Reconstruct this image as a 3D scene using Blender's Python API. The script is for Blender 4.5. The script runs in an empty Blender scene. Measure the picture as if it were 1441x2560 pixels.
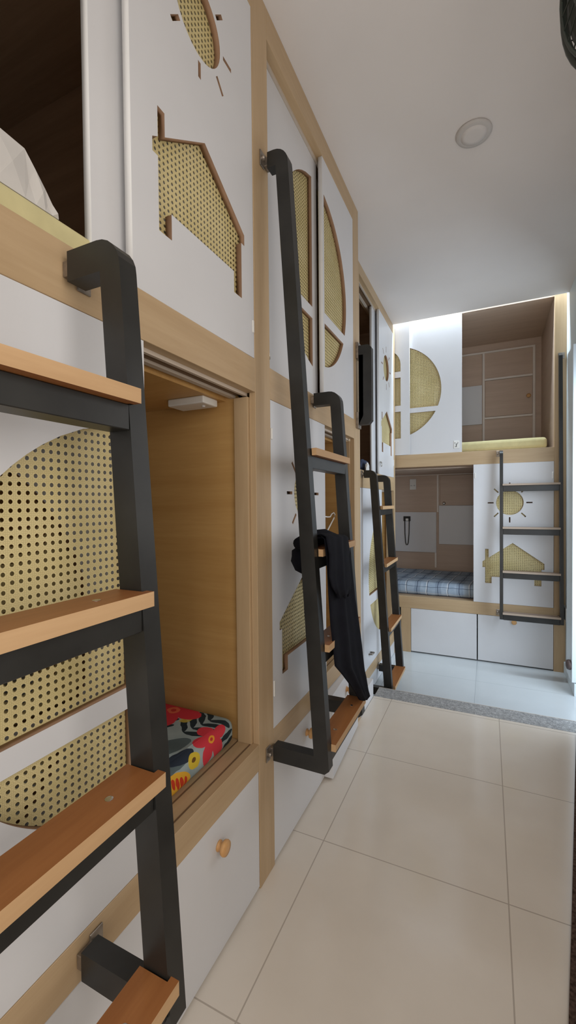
import bpy, bmesh, math, random
from mathutils import Vector, Matrix, noise
random.seed(7)
S = bpy.context.scene
COL = S.collection
PI = math.pi

# ------------------------------------------------------------------ materials
def new_mat(name):
    m = bpy.data.materials.new(name); m.use_nodes = True
    nt = m.node_tree
    for n in list(nt.nodes): nt.nodes.remove(n)
    out = nt.nodes.new('ShaderNodeOutputMaterial')
    b = nt.nodes.new('ShaderNodeBsdfPrincipled')
    nt.links.new(b.outputs[0], out.inputs[0])
    return m, nt, b, out

class G:
    """tiny node helper: numbers and sockets mix freely"""
    def __init__(s, nt): s.nt = nt
    def m(s, op, a, b=None, c=None):
        n = s.nt.nodes.new('ShaderNodeMath'); n.operation = op
        for i, v in enumerate((a, b, c)):
            if v is None: continue
            if isinstance(v, (int, float)): n.inputs[i].default_value = v
            else: s.nt.links.new(v, n.inputs[i])
        return n.outputs[0]
    def pos(s):
        n = s.nt.nodes.new('ShaderNodeNewGeometry')
        x = s.nt.nodes.new('ShaderNodeSeparateXYZ'); s.nt.links.new(n.outputs['Position'], x.inputs[0])
        return n.outputs['Position'], x.outputs[0], x.outputs[1], x.outputs[2]
    def comb(s, x, y, z):
        n = s.nt.nodes.new('ShaderNodeCombineXYZ')
        for i, v in enumerate((x, y, z)):
            if isinstance(v, (int, float)): n.inputs[i].default_value = v
            else: s.nt.links.new(v, n.inputs[i])
        return n.outputs[0]
    def noise(s, vec, scale, detail=3, rough=.5):
        n = s.nt.nodes.new('ShaderNodeTexNoise'); n.inputs['Scale'].default_value = scale
        n.inputs['Detail'].default_value = detail; n.inputs['Roughness'].default_value = rough
        if vec is not None: s.nt.links.new(vec, n.inputs['Vector'])
        return n.outputs[0]
    def ramp(s, fac, stops):
        n = s.nt.nodes.new('ShaderNodeValToRGB'); e = n.color_ramp.elements
        e[0].position, e[0].color = stops[0][0], (*stops[0][1], 1)
        e[1].position, e[1].color = stops[-1][0], (*stops[-1][1], 1)
        for p, c in stops[1:-1]:
            k = e.new(p); k.color = (*c, 1)
        s.nt.links.new(fac, n.inputs[0]); return n.outputs[0]
    def mix(s, fac, a, b):
        n = s.nt.nodes.new('ShaderNodeMix'); n.data_type = 'RGBA'
        if isinstance(fac, (int, float)): n.inputs[0].default_value = fac
        else: s.nt.links.new(fac, n.inputs[0])
        for i, v in ((6, a), (7, b)):
            if isinstance(v, tuple): n.inputs[i].default_value = (*v, 1)
            else: s.nt.links.new(v, n.inputs[i])
        return n.outputs[2]
    def bump(s, h, strength, dist, bsdf):
        n = s.nt.nodes.new('ShaderNodeBump'); n.inputs['Strength'].default_value = strength
        n.inputs['Distance'].default_value = dist
        s.nt.links.new(h, n.inputs['Height']); s.nt.links.new(n.outputs[0], bsdf.inputs['Normal'])

def plain(name, col, rough=.5, metal=0., spec=.5, var=.04, scale=6.):
    m, nt, b, o = new_mat(name); g = G(nt)
    p, x, y, z = g.pos()
    f = g.noise(p, scale, 4)
    lo = tuple(c*(1-var) for c in col); hi = tuple(min(1, c*(1+var)) for c in col)
    nt.links.new(g.ramp(f, [(.3, lo), (.7, hi)]), b.inputs['Base Color'])
    b.inputs['Roughness'].default_value = rough; b.inputs['Metallic'].default_value = metal
    b.inputs['Specular IOR Level'].default_value = spec
    return m

def wood(name, axis, dark, light, rough=.45, scale=1., spec=.35):
    """grain runs along the given world axis"""
    m, nt, b, o = new_mat(name); g = G(nt)
    p, x, y, z = g.pos()
    k = [22*scale]*3; k['XYZ'.index(axis)] = 1.6*scale
    v = g.comb(g.m('MULTIPLY', x, k[0]), g.m('MULTIPLY', y, k[1]), g.m('MULTIPLY', z, k[2]))
    f1 = g.noise(v, 1.0, 5, .6); f2 = g.noise(v, 5.0, 3, .6)
    f = g.m('ADD', g.m('MULTIPLY', f1, .75), g.m('MULTIPLY', f2, .25))
    nt.links.new(g.ramp(f, [(.3, dark), (.5, tuple((a+c)/2 for a, c in zip(dark, light))), (.7, light)]), b.inputs['Base Color'])
    b.inputs['Roughness'].default_value = rough; b.inputs['Specular IOR Level'].default_value = spec
    g.bump(f, .06, .002, b)
    return m

M = {}
M['white'] = plain('white_laminate', (.675, .668, .678), .38, var=.015)
M['edge'] = plain('white_edge_band', (.80, .79, .78), .45, var=.02)
WD, WL = (.44, .30, .165), (.54, .385, .228)
M['wood_z'] = wood('light_oak_vertical', 'Z', WD, WL)
M['wood_y'] = wood('light_oak_along_room', 'Y', WD, WL)
M['wood_x'] = wood('light_oak_across_room', 'X', WD, WL)
ID, IL = (.50, .275, .09), (.62, .37, .138)
M['in_x'] = wood('inner_oak_deep', 'X', ID, IL)
M['in_y'] = wood('inner_oak_along', 'Y', ID, IL)
M['shaded_oak'] = wood('shaded_oak_lining', 'X', (.34, .22, .14), (.46, .31, .20))  # inner oak darkened in colour where the upper berths get no light
M['cut'] = wood('raw_board_edge', 'Z', (.24, .135, .078), (.33, .195, .115), .7)
M['end_x'] = wood('cool_lit_oak_across', 'X', (.50, .37, .285), (.59, .45, .35))  # same oak, greyed in colour for the bluish far light
M['end_y'] = wood('cool_lit_oak_along', 'Y', (.50, .37, .285), (.59, .45, .35))  # bluish light put into the colour here too
M['strip'] = plain('pale_track_strip', (.56, .47, .38), .5)
M['strip_pale'] = plain('pale_frame_strip', (.78, .70, .63), .5)
M['groove'] = plain('track_groove', (.16, .095, .05), .6)
M['black'] = plain('black_painted_steel', (.015, .0145, .013), .4, spec=.5, var=.35, scale=14)
M['steel'] = plain('worn_steel', (.30, .26, .22), .4, metal=.8, var=.3, scale=60)
M['chrome'] = plain('chrome', (.62, .60, .57), .22, metal=1.)
M['tread_top'] = wood('stained_tread', 'Y', (.24, .085, .025), (.37, .15, .05), .4)
M['tread_edge'] = wood('raw_tread_edge', 'Y', (.42, .25, .12), (.55, .35, .185), .6)
M['tread_top_x'] = wood('stained_tread_x', 'X', (.30, .21, .15), (.38, .27, .20), .45)
M['tread_edge_x'] = wood('raw_tread_edge_x', 'X', (.38, .29, .22), (.46, .36, .28), .6)
M['knob'] = wood('turned_wood', 'X', (.55, .28, .10), (.70, .40, .17), .35)
M['plastic'] = plain('white_plastic', (.78, .76, .72), .35)
M['ceiling'] = plain('matt_ceiling_paint', (.75, .705, .68), .8, spec=.2, var=.02, scale=3)
M['wall'] = plain('pale_blue_wall_paint', (.72, .79, .83), .5, var=.015)
M['wallwarm'] = plain('cream_wall_paint', (.80, .77, .73), .6, var=.02)
M['ring_grey'] = plain('grey_lamp_ring', (.54, .51, .49), .7)
M['lens'] = plain('frosted_lamp_cover', (.66, .62, .60), .75)
M['jacket'] = plain('black_navy_cloth', (.0045, .0045, .008), .85, spec=.15, var=.3, scale=30)
M['foam'] = plain('yellow_foam', (.62, .55, .30), .85, spec=.1, var=.06, scale=25)
M['pillow'] = plain('grey_white_fabric', (.60, .57, .54), .8, spec=.1, var=.06, scale=12)
M['fan'] = plain('dark_green_grey_plastic', (.035, .042, .034), .4, var=.2)
M['fanblade'] = plain('fan_blade_plastic', (.02, .028, .02), .5)
M['mat'] = plain('dark_brown_pile', (.075, .048, .038), .95, spec=.05, var=.6, scale=120)
M['brown'] = plain('dark_brown_plastic', (.07, .045, .04), .5)
M['blue'] = plain('navy_blanket', (.05, .06, .10), .9, spec=.1, var=.3, scale=30)
M['ink'] = plain('black_ink', (.03, .03, .035), .6)

def cane():
    m, nt, b, o = new_mat('woven_cane'); g = G(nt)
    p, x, y, z = g.pos()
    P = .0129
    u = g.m('DIVIDE', g.m('ADD', x, y), P); v = g.m('DIVIDE', z, P)
    fu = g.m('SUBTRACT', g.m('FRACT', g.m('ADD', u, 100.)), .5)
    fv = g.m('SUBTRACT', g.m('FRACT', g.m('ADD', v, 100.)), .5)
    r = g.m('SQRT', g.m('ADD', g.m('MULTIPLY', fu, fu), g.m('MULTIPLY', fv, fv)))
    hole = g.m('LESS_THAN', r, .265)
    # thin darker seams between the strands (straight and diagonal)
    su = g.m('LESS_THAN', g.m('ABSOLUTE', g.m('SUBTRACT', g.m('ABSOLUTE', fu), .40)), .028)
    sv = g.m('LESS_THAN', g.m('ABSOLUTE', g.m('SUBTRACT', g.m('ABSOLUTE', fv), .40)), .028)
    d = g.m('ADD', g.m('ABSOLUTE', fu), g.m('ABSOLUTE', fv))
    sd = g.m('LESS_THAN', g.m('ABSOLUTE', g.m('SUBTRACT', d, .62)), .03)
    seam = g.m('MINIMUM', g.m('ADD', g.m('ADD', su, sv), sd), 1.)
    f = g.noise(p, 9., 3)
    base = g.ramp(f, [(.3, (.62, .51, .24)), (.7, (.72, .605, .32))])
    c = g.mix(g.m('MULTIPLY', seam, .38), base, (.30, .22, .08))
    nt.links.new(c, b.inputs['Base Color'])
    b.inputs['Roughness'].default_value = .5; b.inputs['Specular IOR Level'].default_value = .3
    t = nt.nodes.new('ShaderNodeBsdfTransparent'); mx = nt.nodes.new('ShaderNodeMixShader')
    nt.links.new(hole, mx.inputs[0]); nt.links.new(b.outputs[0], mx.inputs[1]); nt.links.new(t.outputs[0], mx.inputs[2])
    nt.links.new(mx.outputs[0], o.inputs[0])
    return m
M['cane'] = cane()

def tiles(name, c1, c2, grout, x0, y0, pitch, rough, gw=.0036, spec=.5, gmix=.6):
    m, nt, b, o = new_mat(name); g = G(nt)
    p, x, y, z = g.pos()
    def line(c, o_):
        q = g.m('FRACT', g.m('DIVIDE', g.m('ADD', g.m('SUBTRACT', c, o_), pitch*20.5), pitch))
        return g.m('LESS_THAN', g.m('ABSOLUTE', g.m('SUBTRACT', q, .5)), gw/pitch/2)
    ln = g.m('MAXIMUM', line(x, x0), line(y, y0))
    f = g.noise(p, 2.2, 5, .55)
    base = g.ramp(f, [(.3, c1), (.7, c2)])
    nt.links.new(g.mix(g.m('MULTIPLY', ln, gmix), base, grout), b.inputs['Base Color'])
    b.inputs['Roughness'].default_value = rough; b.inputs['Specular IOR Level'].default_value = spec
    return m
M['tile'] = tiles('beige_polished_tile', (.67, .595, .51), (.75, .675, .59), (.30, .24, .19), .105, 1.315, .5475, .13)
M['tile2'] = tiles('grey_white_tile', (.50, .53, .545), (.56, .59, .60), (.30, .33, .35), .522, 3.31, .60, .16)

def granite():
    m, nt, b, o = new_mat('speckled_granite'); g = G(nt)
    p, x, y, z = g.pos()
    f = g.noise(p, 130., 4, .7); f2 = g.noise(p, 45., 3, .6)
    q = g.m('ADD', g.m('MULTIPLY', f, .6), g.m('MULTIPLY', f2, .4))
    nt.links.new(g.ramp(q, [(.36, (.15, .15, .15)), (.5, (.31, .31, .31)), (.64, (.55, .55, .545))]), b.inputs['Base Color'])
    b.inputs['Roughness'].default_value = .35
    return m
M['granite'] = granite()

def plaid():
    m, nt, b, o = new_mat('blue_plaid_cotton'); g = G(nt)
    p, x, y, z = g.pos()
    wob = g.m('MULTIPLY', g.m('SUBTRACT', g.noise(p, 7., 2), .5), .03)
    u = g.m('ADD', x, g.m('MULTIPLY', y, -.10)); u = g.m('ADD', u, wob)
    w = g.m('ADD', g.m('SUBTRACT', y, z), wob)
    def st(c, per, off, wd):
        q = g.m('FRACT', g.m('ADD', g.m('DIVIDE', g.m('ADD', c, off), per), 50.))
        return g.m('LESS_THAN', q, wd)
    base = g.ramp(g.noise(p, 18., 3), [(.3, (.33, .42, .53)), (.7, (.45, .54, .64))])
    c = g.mix(g.m('MULTIPLY', st(u, .17, .02, .30), .35), base, (.13, .17, .26))
    c = g.mix(g.m('MULTIPLY', st(w, .30, .05, .26), .30), c, (.12, .16, .25))
    c = g.mix(g.m('MULTIPLY', st(u, .085, .0, .055), .85), c, (.02, .03, .07))
    c = g.mix(g.m('MULTIPLY', st(u, .17, .095, .06), .8), c, (.68, .72, .76))
    c = g.mix(g.m('MULTIPLY', st(w, .30, .12, .03), .75), c, (.68, .72, .76))
    c = g.mix(g.m('MULTIPLY', st(w, .15, .03, .02), .8), c, (.03, .05, .10))
    nt.links.new(c, b.inputs['Base Color']); b.inputs['Roughness'].default_value = .85
    b.inputs['Specular IOR Level'].default_value = .1
    return m
M['plaid'] = plaid()

def floral():
    m, nt, b, o = new_mat('tropical_floral_cotton'); g = G(nt)
    p, x, y, z = g.pos()
    v = g.m('SUBTRACT', x, g.m('SUBTRACT', z, .50))        # unrolls over the front edge
    n1 = g.m('MULTIPLY', g.m('SUBTRACT', g.noise(p, 22., 2), .5), .018)
    u = g.m('ADD', y, n1); v = g.m('ADD', v, n1)
    c = g.ramp(g.noise(p, 9., 3), [(.35, (.27, .34, .35)), (.65, (.40, .47, .47))])
    def loc(cu, cv, rot):
        du = g.m('SUBTRACT', u, cu); dv = g.m('SUBTRACT', v, cv)
        ca, sa = math.cos(rot), math.sin(rot)
        a = g.m('ADD', g.m('MULTIPLY', du, ca), g.m('MULTIPLY', dv, sa))
        d = g.m('SUBTRACT', g.m('MULTIPLY', dv, ca), g.m('MULTIPLY', du, sa))
        return a, d
    def ell(c, cu, cv, ra, rb, rot, col, op=1.):
        a, d = loc(cu, cv, rot)
        a = g.m('DIVIDE', a, ra); d = g.m('DIVIDE', d, rb)
        q = g.m('ADD', g.m('MULTIPLY', a, a), g.m('MULTIPLY', d, d))
        return g.mix(g.m('MULTIPLY', g.m('LESS_THAN', q, 1.), op), c, col)
    def flower(c, cu, cv, R, rot, col, mid):
        a, d = loc(cu, cv, rot)
        r = g.m('SQRT', g.m('ADD', g.m('MULTIPLY', a, a), g.m('MULTIPLY', d, d)))
        th = g.m('ARCTAN2', d, a)
        lim = g.m('MULTIPLY', g.m('ADD', g.m('MULTIPLY', g.m('ABSOLUTE', g.m('COSINE', g.m('MULTIPLY', th, 2.5))), .5), .5), R)
        c = g.mix(g.m('LESS_THAN', r, lim), c, col)
        c = g.mix(g.m('LESS_THAN', r, R*.20), c, mid)
        return g.mix(g.m('LESS_THAN', r, R*.09), c, (.55, .05, .04))
    DK = (.022, .035, .042); DK2 = (.06, .09, .10)
    def palm(c, cu, cv, rot, n, L, sp):
        for k in range(n):
            for sgn in (-1, 1):
                aa = rot + sgn*.95
                bx = cu + math.cos(rot)*k*sp; by = cv + math.sin(rot)*k*sp
                c = ell(c, bx + math.cos(aa)*L*.5, by + math.sin(aa)*L*.5, L*.5, L*.13, aa, DK)
        return c
    c = ell(c, .80, -.17, .12, .035, .5, DK2, .8)
    c = ell(c, .74, -.10, .10, .03, .3, DK2, .8)
    c = palm(c, .88, -.26, -.2, 4, .085, .035)
    c = palm(c, .92, -.155, .35, 4, .075, .03)
    c = palm(c, .97, -.035, .9, 3, .07, .03)
    c = palm(c, .60, -.25, .3, 5, .09, .035)
    c = palm(c, .40, -.12, .6, 5, .09, .035)
    c = ell(c, .83, -.085, .045, .022, .2, (.03, .04, .06))
    c = ell(c, .985, -.19, .022, .016, 0, (.62, .48, .08), .8)
    c = ell(c, .86, -.05, .026, .022, .5, (.68, .50, .05))
    c = ell(c, .86, -.05, .008, .007, 0, (.16, .08, .02))
    c = flower(c, 1.01, -.26, .098, .3, (.62, .045, .06), (.75, .16, .08))
    c = flower(c, .945, -.062, .066, 1.1, (.66, .05, .07), (.85, .35, .04))
    c = flower(c, .50, -.10, .08, .5, (.64, .05, .07), (.85, .35, .04))
    # orange patterned leaf
    c = ell(c, .79, -.03, .058, .026, .4, (.74, .40, .04))
    for k in range(6):
        t = -.045 + k*.017
        c = ell(c, .79 + t*math.cos(.4), -.03 + t*math.sin(.4), .018, .0055, 1.2, (.55, .05, .02))
    c = ell(c, .70, -.02, .05, .03, .2, (.10, .16, .17), .8)
    c = ell(c, .66, .01, .05, .01, 1.0, (.55, .06, .16))
    nt.links.new(c, b.inputs['Base Color']); b.inputs['Roughness'].default_value = .8
    b.inputs['Specular IOR Level'].default_value = .15
    return m
M['floral'] = floral()

# ------------------------------------------------------------------ object helpers
def tag(o, label, cat, group=None):
    o['label'] = label; o['category'] = cat
    if group: o['group'] = group
    return o
def thing(name, label, cat, loc, group=None):
    o = bpy.data.objects.new(name, None); o.empty_display_size = .05
    COL.objects.link(o); o.location = loc
    return tag(o, label, cat, group)
def world_origin(p):
    v = Vector((0, 0, 0))
    while p: v += p.location; p = p.parent
    return v
def obj(name, bm, mats, parent=None, smooth=False, label=None):
    """bm is built in world coordinates; links ONE mesh object"""
    if isinstance(bm, bmesh.types.BMesh):
        bmesh.ops.recalc_face_normals(bm, faces=bm.faces)
        me = bpy.data.meshes.new(name); bm.to_mesh(me); bm.free()
    else: me = bm
    if not isinstance(mats, (list, tuple)): mats = [mats]
    for k in mats: me.materials.append(M[k])
    if smooth:
        for p in me.polygons: p.use_smooth = True
    # origin = centre of the base of the mesh
    vs = [v.co for v in me.vertices]
    o_ = Vector(((min(v.x for v in vs)+max(v.x for v in vs))/2, (min(v.y for v in vs)+max(v.y for v in vs))/2, min(v.z for v in vs)))
    me.transform(Matrix.Translation(-o_))
    o = bpy.data.objects.new(name, me); COL.objects.link(o)
    if parent: o.parent = parent
    o.location = o_ - world_origin(parent)
    if label: o['label'] = label
    return o
def struct(name, bm, mats):
    o = obj(name, bm, mats); o['kind'] = 'structure'; return o

def BM(): return bmesh.new()
def box(bm, x0, x1, y0, y1, z0, z1, bev=0., mi=0, seg=1):
    r = bmesh.ops.create_cube(bm, size=1.)
    for v in r['verts']:
        v.co = Vector(((x0+x1)/2+v.co.x*(x1-x0), (y0+y1)/2+v.co.y*(y1-y0), (z0+z1)/2+v.co.z*(z1-z0)))
    fs = {f for v in r['verts'] for f in v.link_faces}
    for f in fs: f.material_index = mi
    if bev:
        es = {e for v in r['verts'] for e in v.link_edges}
        q = bmesh.ops.bevel(bm, geom=list(es), offset=bev, segments=seg, affect='EDGES', profile=.5)
        for f in q['faces']: f.material_index = mi
    return bm
def B(*a, **k): return box(BM(), *a, **k)
def tube(bm, pts, r, n=8, closed=False):
    pts = [Vector(p) for p in pts]; rings = []
    N = len(pts); up = Vector((.13, .31, .94)).normalized()
    for i, p in enumerate(pts):
        a = pts[(i-1) % N] if (closed or i) else pts[i]
        b = pts[(i+1) % N] if (closed or i < N-1) else pts[i]
        t = (b-a).normalized(); s = t.cross(up)
        if s.length < .05: s = t.cross(Vector((1, 0, 0)))
        s.normalize(); w = s.cross(t)
        rr = r[i] if isinstance(r, (list, tuple)) else r
        rings.append([bm.verts.new(p + (s*math.cos(2*PI*k/n) + w*math.sin(2*PI*k/n))*rr) for k in range(n)])
    for i in range(N if closed else N-1):
        A, C = rings[i], rings[(i+1) % N]
        for k in range(n): bm.faces.new((A[k], A[(k+1) % n], C[(k+1) % n], C[k]))
    if not closed:
        bm.faces.new(rings[0][::-1]); bm.faces.new(rings[-1])
    return bm
def lathe(bm, prof, org, axis, n=20):
    """prof: list of (radius, height along axis)"""
    axis = Vector(axis).normalized(); a = axis.orthogonal().normalized(); c = axis.cross(a); org = Vector(org); rings = []
    for r, h in prof:
        rings.append([bm.verts.new(org + axis*h + (a*math.cos(2*PI*k/n)+c*math.sin(2*PI*k/n))*max(r, 1e-4)) for k in range(n)])
    for A, C in zip(rings, rings[1:]):
        for k in range(n): bm.faces.new((A[k], A[(k+1) % n], C[(k+1) % n], C[k]))
    bm.faces.new(rings[0][::-1]); bm.faces.new(rings[-1])
    return bm

def plate(outer, holes, t, put, mats, edge_mi=1, cut_mi=2):
    """2D outline with holes, extruded t; put(u,v,w)->world, w from 0 (front) to -t (back).
    Faces: 0 = the two flat sides, edge_mi = outer rim, cut_mi = rims of the holes."""
    cu = bpy.data.curves.new('tmp', 'CURVE'); cu.dimensions = '2D'; cu.fill_mode = 'BOTH'; cu.extrude = t/2
    for poly in [outer]+holes:
        sp = cu.splines.new('POLY'); sp.points.add(len(poly)-1); sp.use_cyclic_u = True
        for q, (a, b_) in zip(sp.points, poly): q.co = (a, b_, 0, 1)
    ob = bpy.data.objects.new('tmp', cu); COL.objects.link(ob)
    dg = bpy.context.evaluated_depsgraph_get()
    me = bpy.data.meshes.new_from_object(ob.evaluated_get(dg))
    bpy.data.objects.remove(ob); bpy.data.curves.remove(cu)
    bm = BM(); bm.from_mesh(me); bpy.data.meshes.remove(me)
    bmesh.ops.remove_doubles(bm, verts=bm.verts, dist=1e-6)
    us = [p[0] for p in outer]; vs = [p[1] for p in outer]
    u0, u1, v0, v1 = min(us), max(us), min(vs), max(vs)
    e = 1e-4
    rect = len(outer) == 4
    for f in bm.faces:
        c = f.calc_center_median()
        zs = [v.co.z for v in f.verts]
        if max(zs)-min(zs) < 1e-6: f.material_index = 0
        elif not rect or abs(c.x-u0) < e or abs(c.x-u1) < e or abs(c.y-v0) < e or abs(c.y-v1) < e: f.material_index = edge_mi
        else: f.material_index = cut_mi
    for v in bm.verts: v.co = Vector(put(v.co.x, v.co.y, v.co.z-t/2))
    return bm

# ------------------------------------------------------------------ 2D shapes for the leaves
def circ(cu, cv, r, n=40): return [(cu+r*math.cos(2*PI*k/n), cv+r*math.sin(2*PI*k/n)) for k in range(n)]
def slot(cu, cv, ang, r0, r1, w):
    d = Vector((math.cos(ang), math.sin(ang))); s = Vector((-d.y, d.x))*w/2; c = Vector((cu, cv))
    return [tuple(c+d*r0+s), tuple(c+d*r0-s), tuple(c+d*r1-s), tuple(c+d*r1+s)]
def house(uc, hw, eb, et, apex, body, leg, chim, s=1):
    """s = +1 puts the chimney at the low-u side"""
    w = hw*.91; lw = hw*.22
    def roof(u): return et + (apex-et)*(1-abs(u)/hw)
    c0, c1 = -w, -w+hw*.12
    pts = [(-hw, eb), (-hw, et), (c0, roof(c0)), (c0, chim), (c1, chim), (c1, roof(c1)), (0, apex), (hw, et), (hw, eb),
           (w, eb), (w, leg), (w-lw, leg), (w-lw, body), (-w+lw, body), (-w+lw, leg), (-w, leg), (-w, eb)]
    return [(uc+s*a, b) for a, b in pts]
def half_moon(cc, cz, r, chord, bar0, bar1, side, n=28):
    """pieces of a round window cut by a vertical chord and a level bar; side +1: bulges to high u"""
    def lo_hi():
        h = math.sqrt(max(r*r-(chord-cc)**2, 0)); return cz-h, cz+h
    z0, z1 = lo_hi(); out = []
    def arc(za, zb):
        return [(cc+side*math.sqrt(max(r*r-(z-cz)**2, 0)), z) for z in [za+(zb-za)*k/n for k in range(n+1)]]
    for za, zb in ((z0+1e-3, bar0), (bar1, z1-1e-3)):
        a = arc(za, zb)
        # end the arc where it crosses the chord
        out.append([(chord, za)]+[p for p in a if (p[0]-chord)*side > 2e-3]+[(chord, zb)])
    return out
def bbox(h, m=.012):
    us = [p[0] for q in h for p in q]; vs = [p[1] for q in h for p in q]
    return min(us)-m, max(us)+m, min(vs)-m, max(vs)+m

T = .017
def leaf(parent, put, u0, u1, z0, z1, cane_holes, dark_holes=(), name='sliding_door', label=None, cane_sets=None):
    bm = plate([(u0, z0), (u1, z0), (u1, z1), (u0, z1)], list(cane_holes)+list(dark_holes), T, put, None)
    d = obj(name, bm, ['white', 'edge', 'cut'], parent, label=label)
    for hs in (cane_sets or [[h] for h in cane_holes]):
        a, b, c, e = bbox(hs)
        a = max(a, u0+.004); b = min(b, u1-.004)
        q = BM(); vs = [[q.verts.new(Vector(put(uu, vv, ww))) for uu, vv in ((a, c), (b, c), (b, e), (a, e))] for ww in (-T-.0005, -T-.0025)]
        for fa in (vs[0][::-1], vs[1]): q.faces.new(fa)
        for k in range(4): q.faces.new((vs[0][k], vs[0][(k+1) % 4], vs[1][(k+1) % 4], vs[1][k]))
        obj('cane_panel', q, 'cane', d)
    return d
def sun_holes(cu, cv, r, r0, r1, w=.010):
    return circ(cu, cv, r), [slot(cu, cv, k*PI/4, r0, r1, w) for k in range(8)]
def moon_leaf(parent, put, u0, u1, z0, z1, args, **k):
    hs = half_moon(*args)
    return leaf(parent, put, u0, u1, z0, z1, hs, cane_sets=[hs], **k)
def sun_leaf(parent, put, u0, u1, z0, z1, sun, hs, **k):
    c, rays = sun_holes(*sun)
    return leaf(parent, put, u0, u1, z0, z1, [c, hs], rays, **k)
def onX(x): return lambda u, v, w: (x+w, u, v)          # front faces +X
def onY(y): return lambda u, v, w: (u, y-w, v)          # front faces -Y

def knob(parent, p, ax, s=1.):
    bm = lathe(BM(), [(.013*s, 0), (.013*s, .003*s), (.009*s, .005*s), (.009*s, .012*s), (.0175*s, .014*s), (.019*s, .019*s), (.0175*s, .024*s), (.008*s, .0255*s)], p, ax, 18)
    obj('knob', bm, 'knob', parent, smooth=True, label='turned wooden knob')
def pull(parent, x, y, z, h, ax='x'):
    bm = BM()
    if ax == 'x': box(bm, x, x+.004, y-.004, y+.004, z-h/2, z+h/2, .0015)
    else: box(bm, x-.004, x+.004, y-.004, y, z-h/2, z+h/2, .0015)
    obj('edge_pull', bm, 'plastic', parent)

# ------------------------------------------------------------------ bunk pods on the left
H = 2.60
def left_pod(label, y0, y1, x, zfl, sb, st, rb, rt, tb, post_lo, post_hi, base):
    """opening y0..y1 on the front plane x; heights: floor, sill, rail, top of the opening"""
    r = thing('bunk_pod', label, 'bunk pod', (x-.95, (y0+y1)/2, zfl), 'bunk pods')
    for a, b in ([post_lo] if post_lo else [])+([post_hi] if post_hi else []):
        obj('post', B(x-.02, x, a, b, zfl, H-.001, .0008), 'wood_z', r)
        c = y1-.010 if a >= y1-.001 else y0-.012
        obj('batten', B(x-.066, x-.0205, c, c+.022, st, rb-.012, .0008), 'wood_z', r)
    obj('rail', B(x-.10, x, y0, y1, rb, rt, .0008), 'wood_y', r)
    obj('top_beam', B(x-.10, x, y0, y1, tb, H-.001, .0008), 'wood_y', r)
    obj('sill', B(x-.10, x, y0, y1, sb, st, .0008), 'wood_y', r)
    for zt, zz in ((rb, 'l'), (tb, 'u')):
        obj('track', box(box(B(x-.036, x-.027, y0, y1, zt-.009, zt-.0002), x-.082, x-.066, y0, y1, zt-.010, zt-.0002), x-.066, x-.036, y0, y1, zt-.003, zt-.0002, mi=1), ['strip', 'groove'], r)
    obj('floor_track', box(B(x-.0265, x-.0225, y0, y1, st+.0002, st+.0012), x-.069, x-.065, y0, y1, st+.0002, st+.0012), 'groove', r)
    xb = x-1.9
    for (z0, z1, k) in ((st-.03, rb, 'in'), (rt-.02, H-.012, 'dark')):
        mm = 'in_x' if k == 'in' else 'shaded_oak'
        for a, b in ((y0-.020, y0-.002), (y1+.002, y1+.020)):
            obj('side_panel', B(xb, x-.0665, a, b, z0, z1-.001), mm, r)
        obj('back_panel', B(xb-.018, xb, y0-.02, y1+.02, z0, z1-.001), 'in_y' if k == 'in' else 'shaded_oak', r)
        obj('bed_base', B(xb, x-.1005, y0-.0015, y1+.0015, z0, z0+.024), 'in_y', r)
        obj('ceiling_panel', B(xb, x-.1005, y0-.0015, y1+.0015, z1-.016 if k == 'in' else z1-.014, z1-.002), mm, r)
    return r

# ---- nearest pod
A = left_pod('nearest oak bunk pod, floral mattress in its open lower berth, sun door above',
             .17, 1.0715, 0., 0., .3495, .4247, 1.4387, 1.5329, 2.5077, (.08, .17), (1.0715, 1.1633), True)
moon_leaf(A, onX(-.001), .172, .636, .4262, 1.4375, (.607, .923, .343, .590, .748, .788, -1))
moon_leaf(A, onX(-.036), .178, .620, .4262, 1.4275, (.192, .908, .340, .212, .745, .790, 1))
d = sun_leaf(A, onX(-.001), .612, 1.0695, 1.5340, 2.5065, (.828, 2.236, .086, .099, .136),
             house(.845, .176, 1.822, 1.850, 1.966, 1.729, 1.675, 1.922))
leaf(A, onX(-.033), .548, 1.0, 1.5340, 2.4970, [], [], label='plain rear door leaf peeking out behind the sun door')
pull(d, -.001, 1.062, 1.62, .035)
for a, b, ky in ((.172, .617, .40), (.621, 1.0695, .866)):
    q = obj('drawer', B(-.018, -.002, a, b, .008, .347, .001), 'white', A)
    knob(q, (-.002, ky, .280), (1, 0, 0))
# ---- middle pod
Bp = left_pod('middle oak bunk pod behind the ladder with the black jacket',
              1.1633, 2.0657, 0., 0., .3495, .4247, 1.4387, 1.5329, 2.5077, None, (2.0657, 2.1575), True)
dl = moon_leaf(Bp, onX(-.035), 1.172, 1.658, 1.5340, 2.4970, (1.70, 2.04, .385, 1.606, 1.858, 1.903, -1))
moon_leaf(Bp, onX(-.001), 1.638, 2.0640, 1.5340, 2.5065, (1.598, 2.02, .350, 1.654, 1.850, 1.893, 1))
dd = sun_leaf(Bp, onX(-.001), 1.1650, 1.646, .4262, 1.4375, (1.424, 1.157, .086, .102, .146),
              house(1.405, .190, .718, .744, .862, .619, .572, .80, -1))
leaf(Bp, onX(-.033), 1.18, 1.63, .4262, 1.4275, [], [], label='rear door leaf hidden behind the lower sun door')
pull(dd, -.001, 1.170, 1.335, .035); pull(dd, -.001, 1.170, .55, .05)
q = obj('drawer', B(-.018, -.002, 1.1655, 1.613, .008, .347, .001), 'white', Bp); knob(q, (-.002, 1.432, .283), (1, 0, 0))
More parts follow.
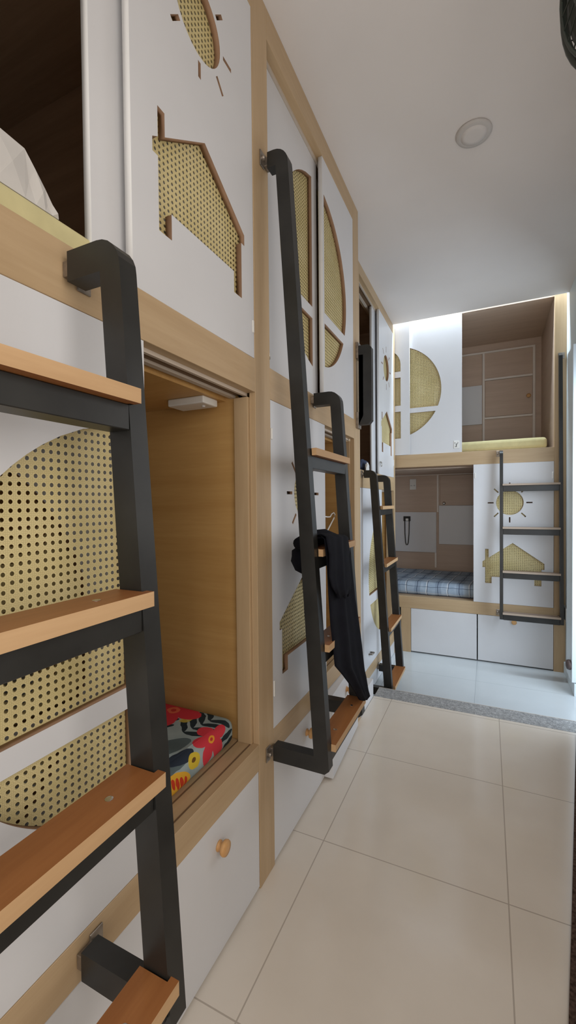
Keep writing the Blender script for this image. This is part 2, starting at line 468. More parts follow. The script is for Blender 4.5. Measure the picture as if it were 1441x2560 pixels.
bm = B(-.006, .010, 1.617, 2.062, .008, .347, .001)          # this one does not shut: it stands out of true
for v in bm.verts:
    if v.co.x > .002: v.co.x += .024 - .022*(v.co.y-1.617)/.445
    else: v.co.x -= .012
q = obj('drawer', bm, 'white', Bp, label='drawer front standing slightly open'); knob(q, (.022, 1.84, .283), (1, 0, 0))
# ---- far left pod, a step lower and set back
CX = -.118; ZF = -.16
Cp = left_pod('far left oak bunk pod beside the granite step, sun door above, moon door below',
              2.60, 3.656, CX, ZF, -.054, .023, 1.216, 1.327, 2.530, (2.17, 2.60), (3.656, 3.706), True)
dc = sun_leaf(Cp, onX(CX-.001), 3.135, 3.654, 1.329, 2.5285, (3.375, 2.165, .098, .122, .168),
              house(3.392, .198, 1.69, 1.725, 1.835, 1.575, 1.50, 1.80))
leaf(Cp, onX(CX-.033), 3.05, 3.60, 1.329, 2.519, [], [], label='plain rear leaf peeking out beside the upper sun door')
dm = moon_leaf(Cp, onX(CX-.001), 2.602, 3.20, .0245, 1.2145, (3.24, .61, .44, 3.17, .43, .495, -1))
pull(dc, CX-.001, 3.648, 1.45, .05)
obj('drawer', B(CX-.018, CX-.002, 2.603, 3.12, ZF+.004, -.056, .001), 'white', Cp)
obj('drawer', B(CX-.018, CX-.002, 3.124, 3.653, ZF+.004, -.056, .001), 'white', Cp)
obj('plinth', B(CX+.0005, -.002, 2.1600, 2.434, ZF+.004, .10, .001), 'white', Cp)
bm = tube(BM(), [(CX-.002, 2.79, .11), (CX+.022, 2.795, .112), (CX+.024, 2.83, .112), (CX-.002, 2.835, .11)], .006, 8)
obj('door_handle', bm, 'steel', dm, smooth=True, label='small dark pull handle')

# ---- ring latches
def ring_latch(parent, x, y, z, r=.014):
    bm = lathe(BM(), [(.006, 0), (.006, .008)], (x, y, z+r), (1, 0, 0), 10)
    tube(bm, [(x+.010, y+math.cos(2*PI*k/20)*r, z+math.sin(2*PI*k/20)*r) for k in range(20)], .0025, 7, True)
    obj('ring_latch', bm, 'chrome', parent, smooth=True, label='small metal ring latch')
ring_latch(dl, -.032, 1.192, 1.582)
ring_latch(dc, CX, 3.145, 1.40, .016)

# ---- pod across the end wall
EY = 3.73
E_ = thing('bunk_pod', 'bunk pod across the end wall, yellow foam above and blue plaid mattress below', 'bunk pod', (.47, 4.2, ZF), 'bunk pods')
ex0, ex1 = -.45, 1.0475
obj('post', B(ex1, 1.123, EY, EY+.03, ZF, H+.12, .0008), 'wood_z', E_)
obj('post', B(-.078, .003, EY, EY+.03, ZF, .2185, .0008), 'wood_z', E_)
obj('rail', B(ex0, ex1, EY, EY+.08, 1.4156, 1.5207, .0008), 'wood_x', E_)
obj('sill', B(ex0, ex1, EY, EY+.08, .2190, .3170, .0008), 'wood_x', E_)
obj('track', B(ex0, ex1, EY+.006, EY+.07, 1.407, 1.4154), 'groove', E_)
EB = 4.60
for z0, z1 in ((.29, 1.4156), (1.50, H+.115)):
    obj('back_panel', B(ex0, ex1, EB, EB+.018, z0, z1), 'end_x', E_)
    obj('side_panel', B(ex1, ex1+.016, EY+.0305, EB, z0, z1), 'end_y', E_)
    obj('side_panel', B(ex0-.016, ex0, EY+.0305, EB, z0, z1), 'end_y', E_)
    obj('bed_base', B(ex0, ex1, EY+.0805, EB, z0, z0+.025), 'end_x', E_)
obj('ceiling_panel', B(ex0, ex1, EY+.0805, EB, 1.400, 1.4150), 'end_x', E_)
obj('ceiling_panel', B(ex0, ex1, EY+.02, EB, 2.635, 2.655), 'end_x', E_)
# pale frame strips and locker fronts on the rear wall
def est(x0, x1, z0, z1, t=.014): return B(x0, x1, EB-t, EB-.0003, z0, z1, .0008)
for a in ((.02, .998, 2.548, 2.565), (.553, .572, 1.60, 2.548), (.978, .998, 1.60, 2.548), (.573, .977, 2.285, 2.303), (.573, .977, 1.914, 1.932), (-.30, .62, 1.392, 1.3995), (.130, .147, 1.015, 1.391), (.108, .126, .45, .603)):
    obj('shelf_strip', est(*a), 'strip_pale', E_)
for a in ((.10, .548, 1.870, 2.245), (-.40, .124, .604, 1.015), (.150, .62, .692, 1.082)):
    obj('locker_door', est(*a, t=.020), 'white', E_)
q = obj('locker_door', B(.578, .974, EB-.010, EB-.0003, 1.936, 2.281, .0008), 'end_x', E_); knob(q, (.943, EB-.010, 2.10), (0, -1, 0))
q = obj('locker_door', B(.165, .62, EB-.016, EB-.0003, 1.086, 1.385, .0008), 'end_x', E_); 
bm = lathe(BM(), [(.014, 0), (.016, .006), (.012, .014)], (.198, EB-.016, 1.105), (0, -1, 0), 14)
obj('lock', bm, 'chrome', q, smooth=True, label='small round metal lock')
moon_leaf(E_, onY(EY+.004), -.11, .410, 1.5215, 2.633, (-.135, 2.054, .389, -.06, 1.872, 1.912, 1))
# arch-window leaf in front of it, its left half hidden by the side pod
def arch_panes(xc, hw, zt, zspring, b):
    top = [(xc-hw, b[0]), (xc+hw, b[0])]+[(xc+hw*math.cos(a), zspring+(zt-zspring)*math.sin(a)) for a in [PI*k/24 for k in range(25)]]
    return [top, [(xc-hw, b[2]), (xc+hw, b[2]), (xc+hw, b[1]), (xc-hw, b[1])], [(xc-hw, b[4]), (xc+hw, b[4]), (xc+hw, b[3]), (xc-hw, b[3])]]
hs = arch_panes(-.20, .130, 2.415, 2.285, (2.226, 2.175, 1.939, 1.888, 1.661))
leaf(E_, onY(EY-.018), -.44, .004, 1.5215, 2.633, hs, cane_sets=[hs])
le = sun_leaf(E_, onY(EY-.003), .496, 1.045, .3185, 1.4145, (.753, 1.109, .095, .112, .154),
              house(.7735, .2125, .600, .645, .797, .527, .475, .745))
pull(le, .509, EY-.003, 1.325, .045, 'y'); pull(le, 1.038, EY-.003, 1.31, .05, 'y')
for a, b, k in ((.006, .519, None), (.527, 1.046, .784)):
    q = obj('drawer', B(a, b, EY+.004, EY+.02, ZF+.010, .2165, .001), 'white', E_)
    if k: knob(q, (k, EY+.004, .183), (0, -1, 0))
st_ = obj('sticker', B(.348, .392, EY-.0002, EY+.0038, 1.552, 1.614, .003, seg=2), 'plastic', E_, label='small white sticker with a black hooked mark')
bm = BM()
for x0, x1, z0, z1 in ((.366, .371, 1.564, 1.590), (.371, .379, 1.586, 1.590), (.358, .366, 1.564, 1.568), (.379, .382, 1.592, 1.602), (.356, .360, 1.592, 1.600)):
    box(bm, x0, x1, EY-.0010, EY-.0003, z0, z1)
obj('sticker_mark', bm, 'ink', st_)

# ------------------------------------------------------------------ bedding
def cushion(name, x0, x1, y0, y1, z0, z1, bev, mat, amp=.004, fr=9., label=None, cat='mattress', n=14):
    bm = BM(); box(bm, x0, x1, y0, y1, z0, z1)
    bmesh.ops.bevel(bm, geom=list(bm.edges), offset=bev, segments=4, affect='EDGES', profile=.5)
    big = [f for f in bm.faces if f.calc_area() > .02]
    es = list({e for f in big for e in f.edges})
    bmesh.ops.subdivide_edges(bm, edges=es, cuts=n, use_grid_fill=True)
    bmesh.ops.triangulate(bm, faces=[f for f in bm.faces if len(f.verts) > 4])
    for v in bm.verts:
        if v.co.z > z0+.004: v.co.z += amp*noise.noise(v.co*fr)
    o = obj(name, bm, mat, smooth=True)
    return tag(o, label, cat)
cushion('mattress', -1.86, -.068, .178, 1.056, .4260, .502, .028, 'floral', .005, 8., 'floral mattress with red flowers in the lower berth of the nearest pod')
cushion('foam_mattress', .06, 1.012, 3.815, 4.57, 1.5260, 1.612, .026, 'foam', .003, 5., 'bare yellow foam mattress on the upper berth of the end wall')
cushion('mattress', -.42, 1.03, 3.815, 4.57, .3180, .432, .040, 'plaid', .008, 8., 'blue plaid mattress in the lower berth of the end wall')
cushion('foam_mattress', -1.86, -.038, .182, 1.00, 1.5375, 1.592, .006, 'foam', .002, 5., 'yellow foam mattress edge showing at the dark upper left berth')
# crumpled pale pillow case standing on it
bm = BM(); rows = []
prof = [(.20, 1.700), (.26, 1.695), (.33, 1.685), (.39, 1.6715), (.435, 1.668), (.452, 1.648), (.468, 1.628), (.480, 1.611), (.491, 1.5945)]
NX = 9
top = []
for i, (yy, zz) in enumerate(prof):
    rw = []
    for k in range(NX):
        t = k/(NX-1)
        x = -.042 - .34*t
        zt = 1.5945 + (zz-1.5945)*math.sqrt(max(0, 1-(max(0, t-.15)/.86)**2))
        fold = .010*math.sin(9*t+yy*30)+.006*noise.noise(Vector((x*14, yy*14, 1)))
        rw.append((x, yy, zt+(fold if 0 < k < NX-1 and zt > 1.605 else 0)))
    top.append(rw)
tv = [[bm.verts.new(p) for p in rw] for rw in top]
bv = [[bm.verts.new((p[0], p[1], 1.5935)) for p in rw] for rw in top]
for i in range(len(prof)-1):
    for k in range(NX-1):
        bm.faces.new((tv[i][k], tv[i+1][k], tv[i+1][k+1], tv[i][k+1]))
        bm.faces.new((bv[i][k], bv[i][k+1], bv[i+1][k+1], bv[i+1][k]))
    # front skirt with a diagonal fold
    mid = bm.verts.new(((tv[i][0].co+tv[i+1][0].co+bv[i][0].co+bv[i+1][0].co)/4)+Vector((.006 if i % 2 else -.004, 0, 0)))
    for a, b in ((tv[i][0], tv[i+1][0]), (tv[i+1][0], bv[i+1][0]), (bv[i+1][0], bv[i][0]), (bv[i][0], tv[i][0])): bm.faces.new((a, b, mid))
    bm.faces.new((tv[i][-1], tv[i+1][-1], bv[i+1][-1], bv[i][-1]))
bm.faces.new([tv[0][k] for k in range(NX)]+[bv[0][k] for k in reversed(range(NX))])
bm.faces.new([tv[-1][k] for k in range(NX)]+[bv[-1][k] for k in reversed(range(NX))])
bmesh.ops.remove_doubles(bm, verts=bm.verts, dist=.0009)
tag(obj('pillow', bm, 'pillow', smooth=False), 'crumpled greyish white pillow on the upper left foam mattress', 'pillow')

def lump(name, c, r, mat, label, cat, seed=0):
    bm = BM(); bmesh.ops.create_icosphere(bm, subdivisions=4, radius=1.)
    for v in bm.verts:
        n_ = 1+.22*noise.noise(v.co*2.3+Vector((seed, 0, 0)))+.08*noise.noise(v.co*6)
        v.co = Vector((c[0]+v.co.x*r[0]*n_, c[1]+v.co.y*r[1]*n_, c[2]+max(v.co.z, -.75)*r[2]*n_))
    mz = min(v.co.z for v in bm.verts)
    for v in bm.verts:
        if v.co.z < c[2]-.7*r[2]: v.co.z = c[2]-.75*r[2]
    return tag(obj(name, bm, mat, smooth=True), label, cat)
lump('blanket', (CX-.066, 2.90, 1.3635), (.034, .13, .052), 'blue', 'dark navy blanket bundled in the upper berth of the far left pod', 'blanket', 3)
lump('cloth', (CX-.016, 2.83, 1.3530), (.012, .035, .034), 'pillow', 'small white cloth lying before the navy blanket in the far left pod', 'cloth', 5)

# ------------------------------------------------------------------ ladders
def ladder(label, put, W, zt, zb, tall, slope, dfb, rungs, rot, mats=('tread_top', 'tread_edge'), sw=.036, screws=False, dep=.042, hb=.046, th=.021):
    """put(u,d,z)->world; u across the ladder, d out from the wall. tall: (z at left stile, z at right stile)"""
    def df(z): return dfb - slope*(z-zb)
    r = thing('bunk_ladder', label, 'ladder', put(W/2, 0, zb), 'bunk ladders')
    for side, ztop in ((0, tall[0]), (1, tall[1])):
        u0 = 0 if side == 0 else W-sw
        R_ = .045
        o = [(.014, ztop)]
        cx, cz = df(ztop)-R_, ztop-R_
        if cx > .016: o += [(cx+R_*math.sin(a), cz+R_*math.cos(a)) for a in [PI/2*k/6 for k in range(7)]]
        else: o += [(df(ztop), ztop-.03)]
        o += [(df(zb+.004)+.002, zb+.012), (df(zb)-.012, zb), (.014, zb), (.014, zb+hb), (df(zb+hb)-dep, zb+hb), (df(ztop-hb)-dep, ztop-hb), (.014, ztop-hb)]
        bm = BM()
        A_ = [bm.verts.new(put(u0+.0015, d_, z_)) for d_, z_ in o]; A2 = [bm.verts.new(put(u0+sw-.0015, d_, z_)) for d_, z_ in o]
        f1 = bm.faces.new(A_); f2 = bm.faces.new(A2[::-1])
        for k in range(len(o)):
            bm.faces.new((A_[k], A_[(k+1) % len(o)], A2[(k+1) % len(o)], A2[k]))
        bmesh.ops.triangulate(bm, faces=[f1, f2], ngon_method='EAR_CLIP')
        q = obj('stile', bm, 'black', r)
        for z_, dz in ((ztop-hb/2, .03), (zb+hb/2, -.03)):
            bm = BM()
            def bx(a, b, c, d_, e, f):
                p0 = Vector(put(a, c, e)); p1 = Vector(put(b, d_, f))
                box(bm, min(p0.x, p1.x), max(p0.x, p1.x), min(p0.y, p1.y), max(p0.y, p1.y), min(p0.z, p1.z), max(p0.z, p1.z), .001)
            s_ = -.020 if side == 0 else sw-.008
            bx(u0+s_, u0+s_+.026, .0004, .004, z_-.022, z_+.022)
            bx(u0+.004, u0+sw-.004, .0004, .014, z_-.012, z_+.012)
            p0 = put(u0+s_+.010, .004, z_); p1 = put(u0+s_+.010, .012, z_)
            lathe(bm, [(.007, 0), (.007, .006), (.004, .010)], p0, Vector(p1)-Vector(p0), 10)
            obj('mounting_plate', bm, 'steel', q, label='worn steel mounting plate')
    for z_ in rungs:
        bm = BM()
        def bx(bm, a, b, c, d_, e, f, bev=.0012):
            p0 = Vector(put(a, c, e)); p1 = Vector(put(b, d_, f))
            box(bm, min(p0.x, p1.x), max(p0.x, p1.x), min(p0.y, p1.y), max(p0.y, p1.y), min(p0.z, p1.z), max(p0.z, p1.z), bev)
        d1 = df(z_-.03)
        bx(bm, sw-.001, W-sw+.001, d1-dep+.002, d1-.001, z_-.058, z_-th-.0005)
        obj('rung_bar', bm, 'black', r)
        # plank: sits between the stiles, its nosing laps over their fronts
        d2 = df(z_-.01)
        c0, c1 = sw+.0008, W-sw-.0008; n0, n1 = sw*.80, W-sw*.80
        o = [(c0, d2-dep-.006), (c1, d2-dep-.006), (c1, d2+.0030), (n1, d2+.0030), (n1, d2+.017), (n0, d2+.017), (n0, d2+.0030), (c0, d2+.0030)]
        bm = BM()
        A_ = [bm.verts.new(put(a, b, z_)) for a, b in o]; A2 = [bm.verts.new(put(a, b, z_-th)) for a, b in o]
        f1 = bm.faces.new(A_); f2 = bm.faces.new(A2[::-1])
        for k in range(len(o)):
            f = bm.faces.new((A_[k], A_[(k+1) % 8], A2[(k+1) % 8], A2[k])); f.material_index = 1
        tr = bmesh.ops.triangulate(bm, faces=[f1, f2], ngon_method='EAR_CLIP')
        t_ = obj('tread', bm, list(mats), r)
        if screws:
            for uu in (W*.28, W*.72):
                p0 = put(uu, d2-.012, z_-.001)
                obj('screw', lathe(BM(), [(.0055, 0), (.0055, .0016), (.003, .002)], p0, (0, 0, 1), 10), 'chrome', t_)
    return r
ladder('black steel ladder with wooden treads nearest the camera, before the moon door', lambda u, d_, z: (d_, .13+u, z),
       .365, 1.512, .366, (2.13, 1.512), .062, .193, [1.287, 1.000, .745, .452], 0, screws=True)
ladder('black steel ladder with the black jacket hung on it, fixed to the middle pod', lambda u, d_, z: (d_, 1.130+u, z),
       .392, 1.528, .348, (2.148, 1.528), .061, .190, [1.282, .988, .712, .425], 0, screws=True)
ladder('black steel ladder at the granite step, fixed to the far left pod', lambda u, d_, z: (CX+d_, 2.630+u, z),
       .420, 1.312, -.080, (1.322, 1.312), .064, .184, [1.098, .738, .338, -.022], 0, sw=.040, dep=.046)
ladder('slim black ladder on the end wall, before the small house door', lambda u, d_, z: (.680+u, EY-d_, z),
       .412, 1.508, .232, (1.508, 2.205), .055, .165, [1.252, .928, .600, .290], 1, mats=('tread_top_x', 'tread_edge_x'), sw=.026, dep=.034, hb=.036, th=.014)

# grab handle on the post beyond the middle pod
bm = BM()
o = [(.014, 1.905), (.062, 1.905), (.078, 1.889), (.078, 1.530), (.062, 1.512), (.014, 1.512), (.014, 1.556), (.036, 1.556), (.036, 1.858), (.014, 1.858)]
A_ = [bm.verts.new((a, 2.105, b)) for a, b in o]; A2 = [bm.verts.new((a, 2.143, b)) for a, b in o]
f1 = bm.faces.new(A_); f2 = bm.faces.new(A2[::-1])
for k in range(len(o)): bm.faces.new((A_[k], A_[(k+1) % len(o)], A2[(k+1) % len(o)], A2[k]))
bmesh.ops.triangulate(bm, faces=[f1, f2], ngon_method='EAR_CLIP')
h = thing('grab_handle', 'black upright grab handle on the oak post beside the far left pod opening', 'handle', (0.0, 2.124, 1.512))
obj('bar', bm, 'black', h)
for z_ in (1.882, 1.535): obj('mounting_plate', B(.0004, .0138, 2.098, 2.150, z_-.04, z_+.04, .001), 'steel', h)

# ------------------------------------------------------------------ black jacket on the second ladder
def sheet(bm, rows, nx, th, fold, seed):
    """rows: (x, y_left, z_left, y_right, z_right); a cloth with thickness th"""
    F, K = [], []
    for i, (x, y0, z0, y1, z1) in enumerate(rows):
        a, b = [], []
        for k in range(nx):
            t = k/(nx-1); y = y0+(y1-y0)*t; z = z0+(z1-z0)*t
            w = min(1., i/3.)*fold*(math.sin(t*13+seed+i*.25)+.5*math.sin(t*23+seed*2+i*.4))
            if i == len(rows)-1: z += .008*math.sin(t*15+seed)
            a.append(bm.verts.new((x+w+th*(1-.75*abs(2*t-1)**4), y, z))); b.append(bm.verts.new((x+w, y, z)))
        F.append(a); K.append(b)
    for i in range(len(rows)-1):
        for k in range(nx-1):
            bm.faces.new((F[i][k], F[i+1][k], F[i+1][k+1], F[i][k+1])); bm.faces.new((K[i][k], K[i][k+1], K[i+1][k+1], K[i+1][k]))
        for k in (0, nx-1): bm.faces.new((F[i][k], K[i][k], K[i+1][k], F[i+1][k]))
    for i in (0, -1):
        for k in range(nx-1): bm.faces.new((F[i][k], F[i][k+1], K[i][k+1], K[i][k]))
bm = BM()
sheet(bm, [(.130, 1.185, 1.022, 1.48, .990), (.150, 1.175, 1.030, 1.46, .998), (.171, 1.160, 1.018, 1.380, .995), (.175, 1.170, .957, 1.395, .928), (.178, 1.177, .851, 1.430, .799), (.180, 1.187, .766, 1.481, .689), (.183, 1.200, .698, 1.506, .607), (.187, 1.205, .636, 1.528, .518), (.190, 1.270, .585, 1.538, .482), (.195, 1.345, .520, 1.541, .430), (.198, 1.415, .452, 1.540, .405)], 26, .011, .005, 2.)
sheet(bm, [(.150, 1.175, 1.034, 1.42, 1.012), (.178, 1.150, 1.026, 1.36, 1.008), (.186, 1.152, .975, 1.335, .945), (.189, 1.140, .915, 1.345, .872), (.190, 1.160, .882, 1.340, .843), (.190, 1.200, .848, 1.310, .825)], 20, .012, .004, 1.)
# the hood rolled along the tread and bulging out behind the left stile
tube(bm, [(.085, 1.170, 1.000), (.10, 1.24, 1.012), (.105, 1.34, 1.010), (.11, 1.45, .998)], [.018, .026, .026, .014], 12)
tube(bm, [(.076, 1.215, .992), (.074, 1.206, .974), (.076, 1.203, .950), (.082, 1.208, .926), (.09, 1.215, .910)], [.014, .024, .028, .024, .012], 16)
J = thing('jacket', 'black hooded jacket draped over the second tread of the middle ladder', 'jacket', (.15, 1.35, .38))
obj('cloth_body', bm, 'jacket', J, smooth=True)

# white wire hanger inside the middle pod
bm = BM()
tube(bm, [(-.150, 1.92, .86), (-.125, 1.98, .965), (-.100, 2.045, 1.045), (-.098, 2.050, 1.062), (-.102, 2.045, 1.072), (-.108, 2.03, 1.066), (-.112, 2.018, 1.052), (-.120, 2.00, 1.052), (-.135, 1.96, 1.058), (-.15, 1.90, 1.048), (-.17, 1.84, 1.03)], .0035, 8)
tag(obj('wire_hanger', bm, 'plastic', smooth=True), 'thin white wire hanger hanging inside the lower berth of the middle pod', 'hanger')

# lamp under the berth ceiling
l = thing('berth_lamp', 'slim white lamp under the ceiling of the nearest lower berth', 'lamp', (-.20, 1.01, 1.402))
obj('housing', B(-.235, -.110, .975, 1.045, 1.402, 1.4226, .004, seg=2), 'plastic', l)
obj('button', lathe(BM(), [(.005, 0), (.005, .003), (.003, .004)], (-.135, 1.01, 1.402), (0, 0, -1), 10), 'lens', l)

# wall plates, folded bracket
s = thing('wall_plate', 'cream double socket plate on the rear wall of the lower end berth', 'socket', (-.107, EB, 1.249))
obj('plate', B(-.139, -.075, EB-.010, EB-.0004, 1.249, 1.359, .003, seg=2), 'plastic', s)
bm = BM()
for xx in (-.122, -.092):
    for dx in (-.005, .005): box(bm, xx+dx-.0015, xx+dx+.0015, EB-.0106, EB-.0099, 1.285, 1.297)
obj('socket_holes', bm, 'ink', s)
k_ = thing('hanging_strap', 'black bracket with a long loop on the white locker of the lower end berth', 'strap', (-.164, EB-.02, .673))
obj('bracket', box(B(-.200, -.130, EB-.030, EB-.0205, .922, .972, .002), -.178, -.150, EB-.036, EB-.0305, .925, .950, .002, mi=1), ['black', 'plastic'], k_)
tube_pts = [(-.187, EB-.027, .925), (-.186, EB-.027, .80), (-.180, EB-.027, .70), (-.172, EB-.027, .675), (-.160, EB-.027, .675), (-.152, EB-.027, .70), (-.144, EB-.027, .80), (-.142, EB-.027, .925)]
obj('loop', tube(BM(), tube_pts, .0045, 8), 'black', k_, smooth=True)
s = thing('wall_plate', 'pale plate in place of a light patch, low on the pale blue wall', 'socket', (1.115, 3.60, .26))
obj('plate', B(1.100, 1.1235, 3.50, 3.68, .265, .355, .004, seg=2), 'plastic', s)  # bright patch of light on the wall, modelled as a pale plate

# ------------------------------------------------------------------ ceiling light and fan
c = thing('ceiling_light', 'round flush ceiling light switched off, with a grey rim', 'ceiling light', (.548, 1.905, 2.588))
obj('rim', lathe(BM(), [(.066, 0), (.068, .004), (.064, .011), (.050, .0118)], (.548, 1.905, 2.5998), (0, 0, -1), 40), 'ring_grey', c, smooth=True)
obj('cover', lathe(BM(), [(.049, 0), (.049, .0125), (.030, .0145), (.001, .015)], (.548, 1.905, 2.5998), (0, 0, -1), 40), 'lens', c, smooth=True)

f_ = thing('wall_fan', 'dark round fan in a wire cage at the upper right edge', 'fan', (.90, .98, 1.80))
fc = Vector((.864, .93, 2.118)); fn = Vector((-.80, -.58, -.12)).normalized()
fa = fn.orthogonal().normalized(); fb = fn.cross(fa)
def ringpts(R_, off, n=48): return [fc+fn*off+(fa*math.cos(2*PI*k/n)+fb*math.sin(2*PI*k/n))*R_ for k in range(n)]
bm = BM()
tube(bm, ringpts(.200, .0), .008, 8, True); tube(bm, ringpts(.184, .022), .004, 6, True); tube(bm, ringpts(.19, -.03), .005, 6, True)
for rr in (.05, .09, .13): tube(bm, ringpts(rr, .05), .002, 5, True)
for k in range(40):
    a = 2*PI*k/40; dr = fa*math.cos(a)+fb*math.sin(a)
    tube(bm, [fc+fn*.052+dr*.03, fc+fn*.05+dr*.12, fc+fn*.022+dr*.184, fc+dr*.2, fc-fn*.04+dr*.185, fc-fn*.06+dr*.06], .0016, 5)
obj('cage', bm, 'fan', f_, smooth=True)
bm = BM()
for k in range(4):
    a0 = k*PI/2; pv = []
    for j in range(9):
        t = j/8; row = []
        for i in range(5):
            a = a0+(-.45+.9*i/4)*(.6+.4*t); R_ = .035+.135*t
            row.append(bm.verts.new(fc+(fa*math.cos(a)+fb*math.sin(a))*R_+fn*(.034+(i-2)*.004)))
        pv.append(row)
    for j in range(8):
        for i in range(4): bm.faces.new((pv[j][i], pv[j][i+1], pv[j+1][i+1], pv[j+1][i]))
bmesh.ops.solidify(bm, geom=list(bm.faces), thickness=.002)
obj('blades', bm, 'fanblade', f_, smooth=True)
obj('housing', lathe(BM(), [(.06, 0), (.170, .002), (.181, .008), (.170, .016), (.06, .020)], fc+fn*.020, -fn, 40), 'fan', f_, smooth=True)
obj('motor', lathe(BM(), [(.03, -.02), (.04, 0), (.055, .02), (.06, .08), (.045, .12)], fc-fn*.02, -fn, 24), 'fan', f_, smooth=True)
obj('wall_arm', tube(BM(), [fc-fn*.10, fc-fn*.13+Vector((0, 0, -.06)), Vector((1.10, 1.12, 1.90)), Vector((1.1235, 1.12, 1.90))], .018, 10), 'fan', f_, smooth=True)

# ------------------------------------------------------------------ floor mat, small wall fittings
bm = BM()
o = [(.757, 1.062), (.803, 1.334), (.917, 2.02), (.983, 2.412), (1.118, 2.412), (1.118, .62), (.69, .62)]
A_ = [bm.verts.new((a, b, .0006)) for a, b in o]; A2 = [bm.verts.new((a, b, .007)) for a, b in o]
bm.faces.new(A_); bm.faces.new(A2)
for k in range(len(o)): bm.faces.new((A_[k], A_[(k+1) % len(o)], A2[(k+1) % len(o)], A2[k]))
tag(obj('floor_mat', bm, 'mat'), 'dark brown floor mat along the right edge of the beige tiles', 'mat')
bm = lathe(BM(), [(.018, 0), (.030, .004), (.034, .020), (.030, .034), (.012, .040)], (1.1235-.015, 3.335, .035), (-1, 0, 0), 20)
tag(obj('door_stop', bm, 'brown', smooth=True), 'dark brown round door stop low at the right edge of the far room', 'door stop')

# ------------------------------------------------------------------ setting
YB = -1.30
bm = B(-2.1, 1.30, YB-.1, 2.157, -.20, 0.)
box(bm, .0005, 1.30, 2.157, 2.435, -.20, 0.)
struct('floor', bm, 'tile')
struct('trim_1', B(.0005, 1.30, 2.4352, 2.567, -.21, 0., .003), 'granite')
bm = B(-2.1, .0003, 2.1575, 4.75, -.26, ZF); box(bm, .0003, 2.2, 2.5675, 4.75, -.26, ZF)
struct('floor', bm, 'tile2')
struct('trim_2', B(.0005, 1.1235, 2.5675, 2.578, -.05, -.004, .001), 'strip')
struct('ceiling', B(-2.1, 2.2, YB-.1, 3.640, H, H+.06), 'ceiling')
struct('wall_end', box(B(-2.1, 2.2, 4.70, 4.76, ZF, 3.1), -2.1, 2.2, 3.64, 4.70, 3.05, 3.1), 'wall')
bm = B(1.1240, 1.18, .54, 1.40, 0, H); box(bm, 1.1240, 1.18, 2.20, 2.47, 0, H)
for a_, b_ in ((0, .92), (1.92, H)): box(bm, 1.1240, 1.18, 1.40, 2.20, a_, b_)  # opening cut for the added mid light
                     # near part of the right wall
box(bm, 1.1240, 1.18, YB, -.46, 0, H)
for a_, b_ in ((0, .82), (1.90, H)): box(bm, 1.1240, 1.18, -.46, .54, a_, b_)  # opening cut for the unseen side light
struct('wall_right', bm, 'wallwarm')
bm = B(1.1240, 1.18, 3.30, 4.70, ZF, 3.05); box(bm, 1.124, 1.18, 2.4705, 3.30, 2.25, H)
struct('wall_right', bm, 'wall')
struct('baseboard_right', B(1.112, 1.1238, 3.30, 3.728, ZF, -.075, .001), 'wall')
struct('door_1', box(B(1.098, 1.1236, 3.30, 3.515, -.07, 2.13, .002), 1.110, 1.1236, 3.522, 3.532, -.07, 2.14, .001), 'wall')
struct('wall_left', B(-2.16, -2.1, YB, 4.7, ZF, 3.1), 'wallwarm')
bm = B(-2.1, .12, YB-.06, YB, 0, H); box(bm, 1.06, 1.3, YB-.06, YB, 0, H); box(bm, .12, 1.06, YB-.06, YB, 2.2, H)
struct('wall_back', bm, 'wallwarm')

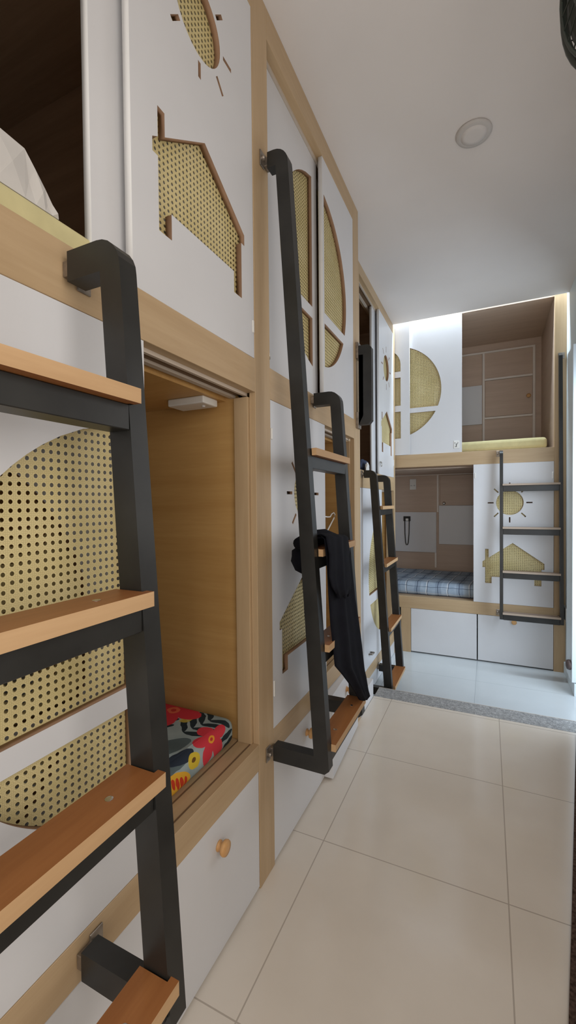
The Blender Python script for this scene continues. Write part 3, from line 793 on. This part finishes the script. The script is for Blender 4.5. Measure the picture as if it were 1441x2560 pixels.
# ------------------------------------------------------------------ light
def area(name, loc, tgt, sx, sy, power, col, spread=PI):
    l = bpy.data.lights.new(name, 'AREA'); l.shape = 'RECTANGLE'; l.size = sx; l.size_y = sy
    l.energy = power; l.color = col; l.spread = spread
    o = bpy.data.objects.new(name, l); COL.objects.link(o); o.location = loc
    d = Vector(tgt)-Vector(loc); o.rotation_euler = d.to_track_quat('-Z', 'Y').to_euler()
    return o
area('doorway_daylight', (.59, YB+.02, 1.15), (.50, 2., 1.15), .92, 2.0, 19, (1., .96, .90))
area('side_fill', (1.17, .04, 1.36), (0., .10, 1.30), .96, 1.04, 8.0, (1., .93, .84))  # unseen source right of the camera, added to brighten the near doors
area('mid_fill', (1.17, 1.80, 1.42), (0., 1.75, 1.30), .75, .95, 3.6, (1., .97, .94))  # added fill that brightens the middle pod, no known window there
area('skylight_slot', (.40, 3.69, 2.95), (.40, 3.70, 0.), 1.5, .07, 36.0, (.76, .89, 1.))
area('far_window_daylight', (1.45, 2.86, .95), (.1, 3.6, .5), .80, 1.9, 25, (.74, .87, 1.))
w = bpy.data.worlds.new('World'); S.world = w; w.use_nodes = True
w.node_tree.nodes['Background'].inputs[0].default_value = (.75, .85, 1., 1)
w.node_tree.nodes['Background'].inputs[1].default_value = .35

# ------------------------------------------------------------------ camera
f, psi, pit, rol, cx, cz = 1070.83, .43674, -.02116, -.00951, .59925, 1.12321
c_, s_ = math.cos(psi), math.sin(psi)
R0 = Matrix(((c_, s_, 0), (0, 0, 1), (-s_, c_, 0)))
cp, sp = math.cos(pit), math.sin(pit); R1 = Matrix(((1, 0, 0), (0, cp, -sp), (0, sp, cp)))
cr, sr = math.cos(rol), math.sin(rol); R2 = Matrix(((cr, sr, 0), (-sr, cr, 0), (0, 0, 1)))
R = R2 @ R1 @ R0
cam = bpy.data.cameras.new('Camera'); co = bpy.data.objects.new('Camera', cam); COL.objects.link(co)
rt, up, fw = R[0], R[1], R[2]
mw = Matrix((( rt[0], up[0], -fw[0], cx), (rt[1], up[1], -fw[1], 0), (rt[2], up[2], -fw[2], cz), (0, 0, 0, 1)))
co.matrix_world = mw
cam.sensor_fit = 'VERTICAL'; cam.sensor_height = 36.; cam.lens = 36.*f/2560.
cam.clip_start = .01; cam.clip_end = 50
S.camera = co
S.view_settings.view_transform = 'Standard'; S.view_settings.look = 'None'
S.view_settings.gamma = 1.; S.view_settings.use_curve_mapping = False
S.view_settings.exposure = 0.
